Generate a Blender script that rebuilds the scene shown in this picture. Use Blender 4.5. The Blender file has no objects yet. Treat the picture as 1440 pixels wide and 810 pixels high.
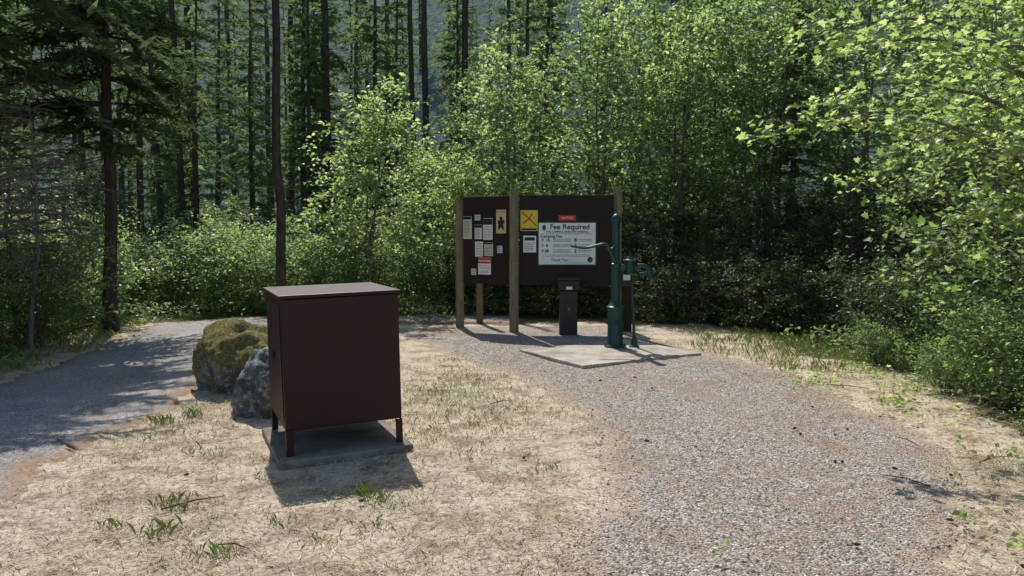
import bpy, math, numpy as np
from mathutils import Vector, Matrix
R=math.radians
scene=bpy.context.scene
scene.view_settings.view_transform='Standard'
scene.view_settings.look='None'
scene.view_settings.exposure=0
COL=scene.collection

# ---------------------------------------------------------------- helpers
class MB:
    def __init__(s): s.V=[];s.F=[];s.M=[];s.Rn=[];s.n=0
    def add(s,v,f,mat=0,rnd=None):
        v=np.asarray(v,dtype=np.float32).reshape(-1,3); f=np.asarray(f,dtype=np.int32)
        s.V.append(v); s.F.append(f+s.n); s.M.append(np.full(len(f),mat,np.int32))
        s.Rn.append(np.full(len(f),0.5,np.float32) if rnd is None else np.asarray(rnd,np.float32))
        s.n+=len(v)
    def mesh(s,name,mats,smooth=False):
        me=bpy.data.meshes.new(name)
        V=np.concatenate(s.V)
        me.vertices.add(len(V)); me.vertices.foreach_set('co',V.ravel())
        loops=np.concatenate([f.ravel() for f in s.F])
        tot=np.concatenate([np.full(len(f),f.shape[1],np.int32) for f in s.F])
        st=np.concatenate([[0],np.cumsum(tot)[:-1]]).astype(np.int32)
        me.loops.add(len(loops)); me.loops.foreach_set('vertex_index',loops)
        me.polygons.add(len(tot)); me.polygons.foreach_set('loop_start',st)
        me.polygons.foreach_set('material_index',np.concatenate(s.M))
        me.polygons.foreach_set('use_smooth',np.full(len(tot),smooth))
        for m in mats: me.materials.append(m)
        me.update(calc_edges=True)
        a=me.attributes.new('rnd','FLOAT','FACE'); a.data.foreach_set('value',np.concatenate(s.Rn))
        return me

def nz(a): return a/np.maximum(np.linalg.norm(a,axis=-1,keepdims=True),1e-8)

def tube(mb,P,rad,sides=7,mat=0,cap=True):
    P=np.asarray(P,float); n=len(P); rad=np.broadcast_to(np.asarray(rad,float),(n,))
    T=nz(np.gradient(P,axis=0))
    ref=np.array([0,0,1.]) if abs(T[:,2]).mean()<0.8 else np.array([1.,0,0])
    A=nz(np.cross(T,ref)); B=np.cross(T,A)
    th=np.linspace(0,2*np.pi,sides,endpoint=False)
    V=P[:,None]+rad[:,None,None]*(np.cos(th)[None,:,None]*A[:,None]+np.sin(th)[None,:,None]*B[:,None])
    i=np.arange(n-1)[:,None]*sides; j=np.arange(sides)[None]; k=(j+1)%sides
    F=np.stack([i+j,i+k,i+sides+k,i+sides+j],-1).reshape(-1,4)
    mb.add(V.reshape(-1,3),F,mat)
    if cap:
        mb.add(V[0],[list(range(sides))],mat); mb.add(V[-1],[list(range(sides))[::-1]],mat)

DIAMOND=np.array([[0,-.5,0],[.30,.0,.07],[0,.5,-.03],[-.30,.0,.07]])
OVAL=np.array([[0,-.5,0],[.3,-.08,.08],[.22,.2,.05],[0,.5,-.03],[-.22,.2,.05],[-.3,-.08,.08]])
NARROW=np.array([[0,-.5,0],[.11,-.1,0],[0,.5,-.03],[-.11,-.1,0]])
MAPLE=np.array([[0,-.45,0],[.10,-.30,.02],[.42,-.34,.05],[.30,-.12,.04],[.52,.10,.06],[.24,.12,.03],[.20,.30,.02],[0,.55,-.04],[-.20,.30,.02],[-.24,.12,.03],[-.52,.10,.06],[-.30,-.12,.04],[-.42,-.34,.05],[-.10,-.30,.02]])
def leaves(mb,C,size,mat,rng,up=.6,T=DIAMOND,axis=None,spread=.6):
    n=len(C)
    if n==0: return
    N=nz(rng.normal(size=(n,3))*spread+np.array([0,0,up]))
    a=rng.normal(size=(n,3)) if axis is None else axis
    a=nz(a-(a*N).sum(1,keepdims=True)*N); b=np.cross(N,a)
    S=np.broadcast_to(size,(n,))[:,None,None]
    V=C[:,None]+S*(T[None,:,0:1]*b[:,None]+T[None,:,1:2]*a[:,None]+T[None,:,2:3]*N[:,None])
    k=len(T)
    mb.add(V.reshape(-1,3),np.arange(n*k).reshape(n,k),mat,rng.random(n))

def obj(name,me,loc=(0,0,0),rot=(0,0,0),sc=1,parent=None):
    o=bpy.data.objects.new(name,me); COL.objects.link(o)
    o.location=loc; o.rotation_euler=rot
    o.scale=(sc,sc,sc) if not hasattr(sc,'__len__') else sc
    if parent: o.parent=parent
    return o
def empty(name,loc=(0,0,0),rot=(0,0,0)):
    o=bpy.data.objects.new(name,None); COL.objects.link(o); o.location=loc; o.rotation_euler=rot
    o.empty_display_size=.1
    return o
def bevel(o,w=.005,seg=2):
    m=o.modifiers.new('b','BEVEL'); m.width=w; m.segments=seg; m.limit_method='ANGLE'
def box(name,x0,x1,y0,y1,z0,z1,mat,parent=None,bev=.004,loc=(0,0,0),rot=(0,0,0)):
    mb=MB(); v=[(x,y,z) for z in(z0,z1) for y in(y0,y1) for x in(x0,x1)]
    mb.add(v,[(0,2,3,1),(4,5,7,6),(0,1,5,4),(2,6,7,3),(0,4,6,2),(1,3,7,5)])
    o=obj(name,mb.mesh(name,[mat]),loc,rot,1,parent)
    if bev: bevel(o,bev)
    return o
def lathe(name,prof,mat,parent=None,loc=(0,0,0),rot=(0,0,0),sides=24):
    mb=MB(); th=np.linspace(0,2*np.pi,sides,endpoint=False); n=len(prof)
    V=np.array([[(r*math.cos(t),r*math.sin(t),z) for t in th] for r,z in prof]).reshape(-1,3)
    i=np.arange(n-1)[:,None]*sides; j=np.arange(sides)[None]; k=(j+1)%sides
    mb.add(V,np.stack([i+j,i+k,i+sides+k,i+sides+j],-1).reshape(-1,4))
    o=obj(name,mb.mesh(name,[mat],True),loc,rot,1,parent)
    m=o.modifiers.new('e','EDGE_SPLIT'); m.split_angle=R(35)
    return o
def tubeobj(name,P,rad,mat,parent=None,sides=12):
    mb=MB(); tube(mb,P,rad,sides); return obj(name,mb.mesh(name,[mat],True),parent=parent)
def catmull(P,n=12):
    P=np.asarray(P,float); Q=np.vstack([2*P[0]-P[1],P,2*P[-1]-P[-2]]); out=[]
    for i in range(1,len(Q)-2):
        t=np.linspace(0,1,n,endpoint=False)[:,None]
        out.append(.5*((2*Q[i])+(-Q[i-1]+Q[i+1])*t+(2*Q[i-1]-5*Q[i]+4*Q[i+1]-Q[i+2])*t**2+(-Q[i-1]+3*Q[i]-3*Q[i+1]+Q[i+2])*t**3))
    out.append(P[-1:]); return np.vstack(out)

# ---------------------------------------------------------------- materials
class NT:
    def __init__(s,name):
        s.m=bpy.data.materials.new(name); s.m.use_nodes=True; s.t=s.m.node_tree; s.t.nodes.clear()
        s.out=s.n('ShaderNodeOutputMaterial')
    def n(s,typ,**kw):
        x=s.t.nodes.new(typ)
        for k,v in kw.items(): setattr(x,k,v)
        return x
    def l(s,a,b): s.t.links.new(a,b)
    def pos(s,obj=False):
        if obj: return s.n('ShaderNodeTexCoord').outputs['Object']
        return s.n('ShaderNodeNewGeometry').outputs['Position']
    def noise(s,scale,vec=None,detail=5,rough=.6,dist=0):
        x=s.n('ShaderNodeTexNoise'); x.inputs['Scale'].default_value=scale; x.inputs['Detail'].default_value=detail
        x.inputs['Roughness'].default_value=rough; x.inputs['Distortion'].default_value=dist
        if vec is not None: s.l(vec,x.inputs['Vector'])
        return x.outputs['Fac']
    def vor(s,scale,vec=None,feat='F1'):
        x=s.n('ShaderNodeTexVoronoi'); x.feature=feat; x.inputs['Scale'].default_value=scale
        if vec is not None: s.l(vec,x.inputs['Vector'])
        return x
    def ramp(s,fac,stops):
        x=s.n('ShaderNodeValToRGB'); r=x.color_ramp
        while len(r.elements)<len(stops): r.elements.new(.5)
        for e,(p,c) in zip(r.elements,stops):
            e.position=p; e.color=(c,c,c,1) if not hasattr(c,'__len__') else (*c,1)
        s.l(fac,x.inputs['Fac']); return x.outputs['Color']
    def mix(s,fac,a,b,bt='MIX'):
        x=s.n('ShaderNodeMix',data_type='RGBA',blend_type=bt)
        for v,i in((fac,0),(a,6),(b,7)):
            if isinstance(v,bpy.types.NodeSocket): s.l(v,x.inputs[i])
            elif i==0: x.inputs[0].default_value=v
            else: x.inputs[i].default_value=(*v,1)
        return x.outputs[2]
    def math(s,op,a,b=0):
        x=s.n('ShaderNodeMath',operation=op)
        for v,i in((a,0),(b,1)):
            if isinstance(v,bpy.types.NodeSocket): s.l(v,x.inputs[i])
            else: x.inputs[i].default_value=v
        return x.outputs[0]
    def attr(s,name):
        return s.n('ShaderNodeAttribute',attribute_name=name).outputs['Fac']
    def bump(s,h,strength=.5,dist=.02,prev=None):
        x=s.n('ShaderNodeBump'); x.inputs['Strength'].default_value=strength; x.inputs['Distance'].default_value=dist
        s.l(h,x.inputs['Height'])
        if prev is not None: s.l(prev,x.inputs['Normal'])
        return x.outputs['Normal']
    def bsdf(s,col,rough=.8,normal=None,spec=.3,metal=0,out=True):
        x=s.n('ShaderNodeBsdfPrincipled')
        if isinstance(col,bpy.types.NodeSocket): s.l(col,x.inputs['Base Color'])
        else: x.inputs['Base Color'].default_value=(*col,1)
        if isinstance(rough,bpy.types.NodeSocket): s.l(rough,x.inputs['Roughness'])
        else: x.inputs['Roughness'].default_value=rough
        x.inputs['Specular IOR Level'].default_value=spec; x.inputs['Metallic'].default_value=metal
        if normal is not None: s.l(normal,x.inputs['Normal'])
        if out: s.l(x.outputs[0],s.out.inputs[0])
        return x

def leafmat(name,c0,c1,t0,t1,mixf=.5,rough=.5,simple=False):
    n=NT(name); r=n.attr('rnd')
    md=lambda a,b:tuple(x*.72+y*.28 for x,y in zip(a,b))
    c=n.ramp(r,[(.0,c0),(.6,md(c0,c1)),(1,c1)])
    if simple:
        b=n.n('ShaderNodeBsdfDiffuse'); n.l(c,b.inputs[0])
        if not mixf: n.l(b.outputs[0],n.out.inputs[0]); return n.m
    else: b=n.bsdf(c,rough,spec=.4,out=False)
    t=n.ramp(r,[(.0,t0),(.6,md(t0,t1)),(1,t1)])
    tr=n.n('ShaderNodeBsdfTranslucent'); n.l(t,tr.inputs['Color'])
    m=n.n('ShaderNodeMixShader'); m.inputs[0].default_value=mixf
    n.l(b.outputs[0],m.inputs[1]); n.l(tr.outputs[0],m.inputs[2]); n.l(m.outputs[0],n.out.inputs[0])
    return n.m
def barkmat(name,a,b,vs=(14,14,3)):
    n=NT(name); mp=n.n('ShaderNodeMapping'); n.l(n.pos(True),mp.inputs[0]); mp.inputs['Scale'].default_value=vs
    f=n.noise(1.5,mp.outputs[0],4,.7); c=n.ramp(f,[(.3,a),(.7,b)])
    n.bsdf(c,.95,n.bump(f,.8,.03),spec=.1); return n.m

M_bark=barkmat('fir_bark',(.025,.02,.017),(.11,.09,.072))
M_barkf=barkmat('fir_bark_far',(.05,.044,.038),(.13,.115,.10))  # lightened bark: distance haze painted into the colour
M_barkd=barkmat('decid_bark',(.08,.07,.055),(.26,.23,.19))
M_dead=barkmat('dead_wood',(.12,.105,.09),(.27,.24,.21))
M_fir=leafmat('fir_needles',(.08,.12,.06),(.19,.24,.11),(.18,.27,.08),(.40,.52,.18),.4,.6,True)  # mid-distance firs, paled so that haze sits in the needle colour
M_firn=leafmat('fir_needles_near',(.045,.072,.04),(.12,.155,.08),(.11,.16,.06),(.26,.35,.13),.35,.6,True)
M_firfar=leafmat('fir_needles_far',(.15,.20,.13),(.27,.34,.20),(.28,.37,.19),(.42,.52,.28),.35,.7,True)  # whitened needles stand in for haze over the far rows
M_lime=leafmat('lime_leaves',(.11,.17,.045),(.28,.36,.13),(.38,.54,.13),(.78,.90,.38),.6,.4)
M_leaf=leafmat('green_leaves',(.055,.10,.03),(.19,.27,.10),(.22,.36,.08),(.64,.80,.30),.55,.4)
M_shrub=leafmat('shrub_leaves',(.05,.09,.03),(.18,.24,.09),(.20,.32,.07),(.52,.66,.25),.5,.45)
M_shd=leafmat('leaves_painted_shade',(.018,.036,.013),(.07,.11,.04),(.06,.11,.025),(.22,.32,.10),.4,.45)  # darkened leaf copy: understory shade put into the colour
M_grass=leafmat('grass_blades',(.24,.28,.09),(.46,.50,.22),(.30,.38,.11),(.50,.57,.22),.4,.5,True)
M_dry=leafmat('dry_grass',(.46,.38,.26),(.86,.77,.60),(.40,.32,.19),(.6,.5,.34),.25,.8,True)
M_needle=leafmat('needle_litter',(.13,.075,.045),(.40,.27,.17),(.12,.06,.03),(.2,.1,.05),0,.8,True)

# ground
n=NT('ground'); P=n.pos()
f1=n.noise(.9,P,6,.65); f2=n.noise(22,P,6,.75); f3=n.noise(3.2,P,6,.7); f4=n.noise(120,P,3,.7)
straw=n.ramp(f2,[(.3,(.38,.30,.20)),(.5,(.66,.56,.41)),(.72,(.86,.78,.62))])
red=n.ramp(f2,[(.3,(.20,.125,.08)),(.7,(.50,.35,.24))])
c=n.mix(n.ramp(f3,[(.46,0),(.60,.9)]),straw,red)
green=n.ramp(f2,[(.3,(.18,.19,.09)),(.7,(.48,.48,.28))])
c=n.mix(n.ramp(f1,[(.50,0),(.66,.5)]),c,green)
c=n.mix(n.ramp(f4,[(.3,.45),(.52,0)]),c,(.17,.125,.09))
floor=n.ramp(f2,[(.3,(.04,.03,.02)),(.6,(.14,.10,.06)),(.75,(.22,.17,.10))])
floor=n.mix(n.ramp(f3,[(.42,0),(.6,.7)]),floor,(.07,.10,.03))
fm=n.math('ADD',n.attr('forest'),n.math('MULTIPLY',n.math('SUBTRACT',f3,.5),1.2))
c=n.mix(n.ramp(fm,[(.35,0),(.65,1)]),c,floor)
h=n.math('ADD',n.math('MULTIPLY',f2,.7),n.math('MULTIPLY',f4,.3))
n.bsdf(c,.95,n.bump(h,.9,.035),spec=.1); M_ground=n.m
# gravel
n=NT('gravel'); P=n.pos()
v=n.vor(75,P); v2=n.vor(34,P)
sp=n.n('ShaderNodeSeparateColor'); n.l(v.outputs['Color'],sp.inputs[0])
g=n.ramp(sp.outputs[0],[(0,(.12,.105,.092)),(.35,(.31,.275,.24)),(.7,(.52,.47,.41)),(1,(.88,.82,.74))])
sp2=n.n('ShaderNodeSeparateColor'); n.l(v2.outputs['Color'],sp2.inputs[0])
g2=n.ramp(sp2.outputs[1],[(0,(.18,.15,.13)),(.6,(.46,.41,.355)),(1,(.74,.68,.61))])
g=n.mix(.4,g,g2)
g=n.mix(n.ramp(v.outputs['Distance'],[(.45,0),(.8,.75)]),g,(.07,.055,.04))
fa=n.noise(1.1,P,8,.74,.4); fb=n.noise(30,P,5,.8); e=n.attr('edge')
br=n.ramp(fb,[(.3,(.15,.09,.055)),(.7,(.42,.29,.19))])
pm=n.math('ADD',fa,n.math('MULTIPLY',n.math('SUBTRACT',fb,.5),.9))
g=n.mix(n.ramp(pm,[(.49,0),(.62,.85)]),g,br)
em=n.math('ADD',e,n.math('MULTIPLY',n.math('SUBTRACT',n.noise(5,P,6,.8),.5),.9))
st=n.ramp(fb,[(.3,(.30,.21,.135)),(.7,(.62,.50,.36))])
g=n.mix(n.ramp(em,[(.03,.9),(.34,0)]),g,st)
h=n.math('SUBTRACT',1,v.outputs['Distance'])
n.bsdf(g,.9,n.bump(fb,.5,.02,n.bump(h,.9,.014)),spec=.2); M_gravel=n.m
# road
n=NT('asphalt_road'); P=n.pos()
v=n.vor(110,P); sp=n.n('ShaderNodeSeparateColor'); n.l(v.outputs['Color'],sp.inputs[0])
g=n.ramp(sp.outputs[0],[(0,(.13,.125,.118)),(.6,(.31,.295,.27)),(1,(.55,.52,.48))])
g=n.mix(n.ramp(n.noise(1.1,P,6,.6),[(.35,.45),(.6,0)]),g,(.15,.14,.128))
fb=n.noise(28,P,5,.8); e=n.attr('edge')
pm=n.math('ADD',n.noise(1.9,P,6,.7),n.math('MULTIPLY',n.math('SUBTRACT',fb,.5),.6))
br=n.ramp(fb,[(.3,(.16,.09,.055)),(.7,(.42,.28,.18))])
g=n.mix(n.ramp(pm,[(.58,0),(.68,.7)]),g,br)
em=n.math('ADD',e,n.math('MULTIPLY',n.math('SUBTRACT',n.noise(4,P,6,.8),.5),.8))
g=n.mix(n.ramp(em,[(.08,.95),(.32,0)]),g,br)
n.bsdf(g,.9,n.bump(v.outputs['Distance'],.4,.01),spec=.2); M_road=n.m
def concmat(name,k):
    n=NT(name); P=n.pos(True)
    f=n.noise(3,P,7,.7); g=n.ramp(f,[(.3,(.24*k,.215*k,.18*k)),(.7,(.54*k,.49*k,.42*k))])
    g=n.mix(n.ramp(n.noise(1.6,P,4,.6,.5),[(.5,0),(.6,.6)]),g,(.18*k,.14*k,.10*k))
    g=n.mix(n.ramp(n.noise(26,P,5,.85),[(.53,0),(.62,.7)]),g,(.36,.26,.165))
    n.bsdf(g,.85,n.bump(n.noise(60,P,4,.7),.4,.006),spec=.2); return n.m
M_conc=concmat('concrete',1.); M_concd=concmat('concrete_painted_shade',.5)  # darker copy for the locker pad: shade under the box painted in
def paint(name,a,b,rough=.45,bs=.15,spec=.5,sc=4):
    n=NT(name); P=n.pos(True); f=n.noise(sc,P,6,.7); f2=n.noise(40,P,4,.7)
    n.bsdf(n.ramp(f,[(.35,a),(.68,b)]),n.math('ADD',rough-.12,n.math('MULTIPLY',f,.25)),n.bump(f2,bs,.004),spec=spec); return n.m
n=NT('locker_paint'); P=n.pos(True); f=n.noise(3,P,6,.7)
mp=n.n('ShaderNodeMapping'); n.l(P,mp.inputs[0]); mp.inputs['Scale'].default_value=(26,26,2)
c=n.ramp(f,[(.35,(.019,.0036,.0032)),(.68,(.033,.0072,.0062))])
c=n.mix(n.ramp(n.noise(1,mp.outputs[0],5,.7),[(.56,0),(.75,.25)]),c,(.07,.03,.024))
c=n.mix(n.ramp(n.noise(60,P,3,.8),[(.68,0),(.74,.4)]),c,(.12,.08,.06))
n.bsdf(c,n.math('ADD',.36,n.math('MULTIPLY',f,.3)),n.bump(n.noise(5,P,3,.5),.15,.02),spec=.35); M_brown=n.m
M_panel=paint('kiosk_panel',(.018,.0095,.008),(.032,.018,.015),.6,.2,.25)
M_green=paint('pump_paint',(.005,.032,.025),(.013,.06,.046),.35,.15)
M_iron=paint('dark_iron',(.014,.010,.008),(.03,.023,.019),.5,.2)
M_white=paint('sign_white',(.76,.76,.72),(.86,.86,.82),.5,.03,.3)
M_paper=paint('paper',(.66,.65,.60),(.80,.78,.72),.7,.03,.2)
M_paper2=paint('paper_faded',(.54,.52,.42),(.70,.67,.54),.7,.03,.2)
M_paper3=paint('paper_blue',(.45,.52,.58),(.6,.65,.7),.7,.03,.2)
M_yel=paint('sign_yellow',(.66,.50,.05),(.78,.62,.08),.5,.03,.3)
M_tan=paint('sign_tan',(.60,.45,.2),(.72,.58,.3),.6,.03,.3)
M_red=paint('sign_red',(.5,.03,.02),(.62,.06,.04),.5,.03,.3)
M_dgreen=paint('sign_green',(.01,.09,.04),(.02,.13,.06),.5,.03,.3)
M_black=paint('ink',(.02,.02,.02),(.04,.04,.04),.6,.03,.3)
M_post=barkmat('weathered_post',(.12,.10,.065),(.34,.29,.20),(30,30,2))
def rockmat(name,moss):
    n=NT(name); P=n.pos(True); f=n.noise(4,P,8,.7)
    c=n.ramp(f,[(.3,(.04,.04,.04)),(.5,(.13,.13,.13)),(.7,(.32,.32,.31))])
    c=n.mix(n.ramp(n.noise(14,P,6,.8),[(.52,0),(.60,.7)]),c,(.50,.51,.47))
    if moss:
        geo=n.n('ShaderNodeNewGeometry'); s=n.n('ShaderNodeSeparateXYZ'); n.l(geo.outputs['Normal'],s.inputs[0])
        mm=n.math('ADD',n.math('MULTIPLY',s.outputs[2],.28),n.noise(3,P,7,.75))
        mc=n.ramp(n.noise(35,P,5,.8),[(.35,(.05,.04,.014)),(.55,(.22,.19,.065)),(.7,(.50,.45,.19))])
        c=n.mix(n.ramp(mm,[(.38,0),(.52,1)]),c,mc)
    h=n.math('ADD',f,n.math('MULTIPLY',n.noise(30,P,6,.8),.35))
    n.bsdf(c,.95,n.bump(h,1,.06),spec=.15); return n.m
M_moss=rockmat('mossy_rock',True); M_rock=rockmat('grey_rock',False)
n=NT('hill_forest'); P=n.pos(); mp=n.n('ShaderNodeMapping'); n.l(P,mp.inputs[0]); mp.inputs['Scale'].default_value=(.5,.2,.15)
f=n.noise(1,mp.outputs[0],6,.75); n.bsdf(n.ramp(f,[(.35,(.12,.16,.15)),(.65,(.25,.31,.28))]),1,n.bump(f,1,2),spec=0); M_hill=n.m  # pale blue-grey tone paints haze into the hillside

# ---------------------------------------------------------------- terrain
def gz(x,y):
    return .014*np.sin(1.3*x+.5)*np.cos(1.1*y)+.009*np.sin(2.3*x+1.7*y)+.006*np.sin(3.9*x-3.1*y+1)
def axis(a,b,fine,far_lo,far_hi):
    c=list(np.arange(a,b+1e-6,fine)); s=fine
    x=b
    while x<far_hi: s*=1.18; x+=s; c.append(x)
    s=fine; x=a
    while x>far_lo: s*=1.18; x-=s; c.insert(0,x)
    return np.array(c)
gx=axis(-8,7,.1,-260,260); gy=axis(0,16,.1,-60,300)
X,Y=np.meshgrid(gx,gy); damp=np.exp(-np.maximum(0,np.hypot(X,Y-7)-14)/10)
Z=gz(X,Y)*damp
mb=MB(); nx=len(gx); ny=len(gy)
i=np.arange(ny-1)[:,None]*nx; j=np.arange(nx-1)[None]
mb.add(np.stack([X,Y,Z],-1).reshape(-1,3),np.stack([i+j,i+j+1,i+j+1+nx,i+j+nx],-1).reshape(-1,4))
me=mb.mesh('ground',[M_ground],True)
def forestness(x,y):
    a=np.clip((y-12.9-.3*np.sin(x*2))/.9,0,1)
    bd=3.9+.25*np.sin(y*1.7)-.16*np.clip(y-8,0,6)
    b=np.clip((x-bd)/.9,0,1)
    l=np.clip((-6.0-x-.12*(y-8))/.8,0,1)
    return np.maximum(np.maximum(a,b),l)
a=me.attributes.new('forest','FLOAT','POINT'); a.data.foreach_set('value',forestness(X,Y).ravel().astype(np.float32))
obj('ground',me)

rng=np.random.default_rng(5)
def n1(t,seed):
    r=np.random.default_rng(seed); s=0
    for f,am in((1.5,.05),(3.7,.04),(8,.03),(17,.02),(37,.014)):
        s=s+am*np.sin(t*f*(1+.1*r.random())+r.random()*6.28)
    return s
def strip(name,L,Rr,mat,lift,amp=1.,cols=26):
    L=catmull(L,30); Rr=catmull(Rr,30); n=len(L); t=np.arange(n)*.06
    ll=L.copy(); ll[:,0]+=n1(t*1.3,1)*amp+rng.normal(0,.012,n); rr=Rr.copy(); rr[:,0]+=n1(t*1.3,2)*amp+rng.normal(0,.012,n)
    s=np.linspace(0,1,cols)[None,:,None]
    G=ll[:,None]*(1-s)+rr[:,None]*s
    z=gz(G[...,0],G[...,1])+lift
    z[:,0]-=lift+.01; z[:,-1]-=lift+.01
    V=np.concatenate([G,z[...,None]],-1)
    mb=MB(); i=np.arange(n-1)[:,None]*cols; j=np.arange(cols-1)[None]
    mb.add(V.reshape(-1,3),np.stack([i+j,i+j+1,i+j+1+cols,i+j+cols],-1).reshape(-1,4))
    me=mb.mesh(name,[mat],True)
    w=np.linalg.norm(ll-rr,axis=1)[:,None]*np.ones((1,cols)); sd=np.minimum(s[0,:,0],1-s[0,:,0])[None]*w
    a=me.attributes.new('edge','FLOAT','POINT'); a.data.foreach_set('value',sd.ravel().astype(np.float32))
    obj(name,me); return ll,rr
pL=[(-.5,0),(-.1,2.3),(.13,3.4),(.3,3.85),(.51,4.55),(.61,5.43),(.5,6.75),(.15,8.0),(-.71,9.6),(-1.45,11.2),(-2.2,12.3),(-2.6,12.7)]
pR=[(1.6,0),(1.75,2.3),(2.05,3.5),(2.4,4.0),(2.83,4.6),(3.25,5.8),(3.25,7.3),(3.05,8.8),(2.6,10.2),(2.2,11.3),(1.9,12.3),(1.7,12.9)]
strip('gravel_path',pL,pR,M_gravel,.009)
rL=[(-4.9,-2),(-5.0,1),(-5.15,4),(-5.35,7.8),(-5.55,9.35),(-5.95,11.5),(-6.1,12.8),(-5.7,13.9),(-4.5,14.4),(-2.5,14.5),(0,14.8)]
rR=[(-2.4,-2),(-2.6,1),(-3.0,4.5),(-3.1,5.6),(-3.17,7.8),(-3.9,10.3),(-4.0,11.8),(-3.6,12.6),(-3.2,12.9),(-2.3,13.2),(0,13.5)]
strip('road',rL,rR,M_road,.014)
_pl=catmull(pL,20); _pr=catmull(pR,20); _rl=catmull(rL,20); _rr=catmull(rR,20)
def inpath(x,y):
    a=np.interp(y,_pl[:,1],_pl[:,0]); b=np.interp(y,_pr[:,1],_pr[:,0]); return (x>a)&(x<b)&(y<12.5)
def inroad(x,y):
    a=np.interp(y,_rl[:160,1],_rl[:160,0]); b=np.interp(y,_rr[:160,1],_rr[:160,0]); return (x>a)&(x<b)

# hill
hx=np.linspace(-260,260,90); hy=np.linspace(85,260,50); HX,HY=np.meshgrid(hx,hy)
def hz(x,y): return np.clip(y-88,0,None)**1.0*.62*(1+.15*np.sin(x*.03+1))+4*np.sin(x*.06)*np.clip((y-90)/30,0,1)-.5
HZ=hz(HX,HY); HZ=np.minimum(HZ,75+6*np.sin(HX*.04)+2*np.sin(HX*.21))
mb=MB(); i=np.arange(49)[:,None]*90; j=np.arange(89)[None]
mb.add(np.stack([HX,HY,HZ],-1).reshape(-1,3),np.stack([i+j,i+j+1,i+j+91,i+j+90],-1).reshape(-1,4))
obj('hill',mb.mesh('hill',[M_hill],True))

# ---------------------------------------------------------------- trees
def conifer(name,H,cb,Rc,seed,fol,step=.32,nb=5,sp=.1,tr=None,tw=.42,lowdead=True,dead=False,droop=.5,sub=3,thin=1.,bark=None):
    r=np.random.default_rng(seed); mb=MB(); tr=tr or H*.011
    zs=np.linspace(-.1,H,14); wob=.03*np.cumsum(r.normal(size=(14,2)),0)
    P=np.column_stack([wob,zs]); rad=tr*(1-zs/H*.93); rad[0]*=1.25
    tube(mb,P,rad,9,0)
    C=[];A=[];S=[]
    z=cb
    while z<H-.1:
        t=(z-cb)/(H-cb)
        for b in range(nb):
            az=r.random()*6.283; L=Rc*((1-t)**.75*.95+.05)*r.uniform(.45,1.15)*(min(1,.45+t*4))
            if r.random()<.15: continue
            d=np.array([math.cos(az),math.sin(az),0]); sd=np.array([-d[1],d[0],0])
            m=max(4,int(L/sp)); s=np.linspace(.12,1,m)
            up=r.uniform(.0,.25)+.3*t
            def bp(s): return np.array([wob[min(13,int(z/H*13))][0],wob[min(13,int(z/H*13))][1],z])+d*(L*s)[:,None]+np.array([0,0,1])*(up*L*s-droop*L*s**2)[:,None]
            ss=np.linspace(0,1,4); tube(mb,bp(ss),np.linspace(.012+.006*L,.003,4),3,0,False)
            p=bp(s)
            for sg in(-1,1):
                q=r.random(m)
                ax=nz(d*(.65+.3*q[:,None])+sd*sg*(.85-.3*q[:,None])+np.array([0,0,-1])*(r.random(m)*.5+.05)[:,None])
                l=(tw*(1.05-s)*min(1,L/1.6+.3)+.13)*r.uniform(.6,1.2,m)
                if dead:
                    for k in range(0,m,2):
                        tube(mb,[p[k],p[k]+ax[k]*l[k]*.5+[0,0,-.02],p[k]+ax[k]*l[k]*1.1],[.004,.003,.0015],3,0,False)
                else:
                    C.append(p+ax*l[:,None]*.5);A.append(ax);S.append(l*1.1)
                    for off,ll in ((.5,.55),(-.5,.55),(.0,.5))[:sub]:
                        ax2=nz(ax+np.cross(ax,[0,0,1.])*off*1.3+r.normal(size=(m,3))*.2+np.array([0,0,-.25 if off==0 else -.05]))
                        C.append(p+ax*l[:,None]*r.uniform(.3,.8)+ax2*l[:,None]*ll*.5);A.append(ax2);S.append(l*ll)
        z+=step*r.uniform(.7,1.3)
    if lowdead:
        for k in range(int(cb*5)):
            zz=r.uniform(.15*cb,cb*1.05); az=r.random()*6.28; L=r.uniform(.3,1.2)
            d=np.array([math.cos(az),math.sin(az),-.2])
            tube(mb,[np.array([0,0,zz]),np.array([0,0,zz-.03])+d*L*.5,np.array([0,0,zz-.1*L])+d*L],[.012,.008,.003],3,0,False)
    if C: leaves(mb,np.concatenate(C),np.concatenate(S),1,r,up=.8,T=NARROW*[thin,1,1],axis=np.concatenate(A),spread=.5)
    return mb.mesh(name,[M_dead if dead else (bark or M_bark),fol])

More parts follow.
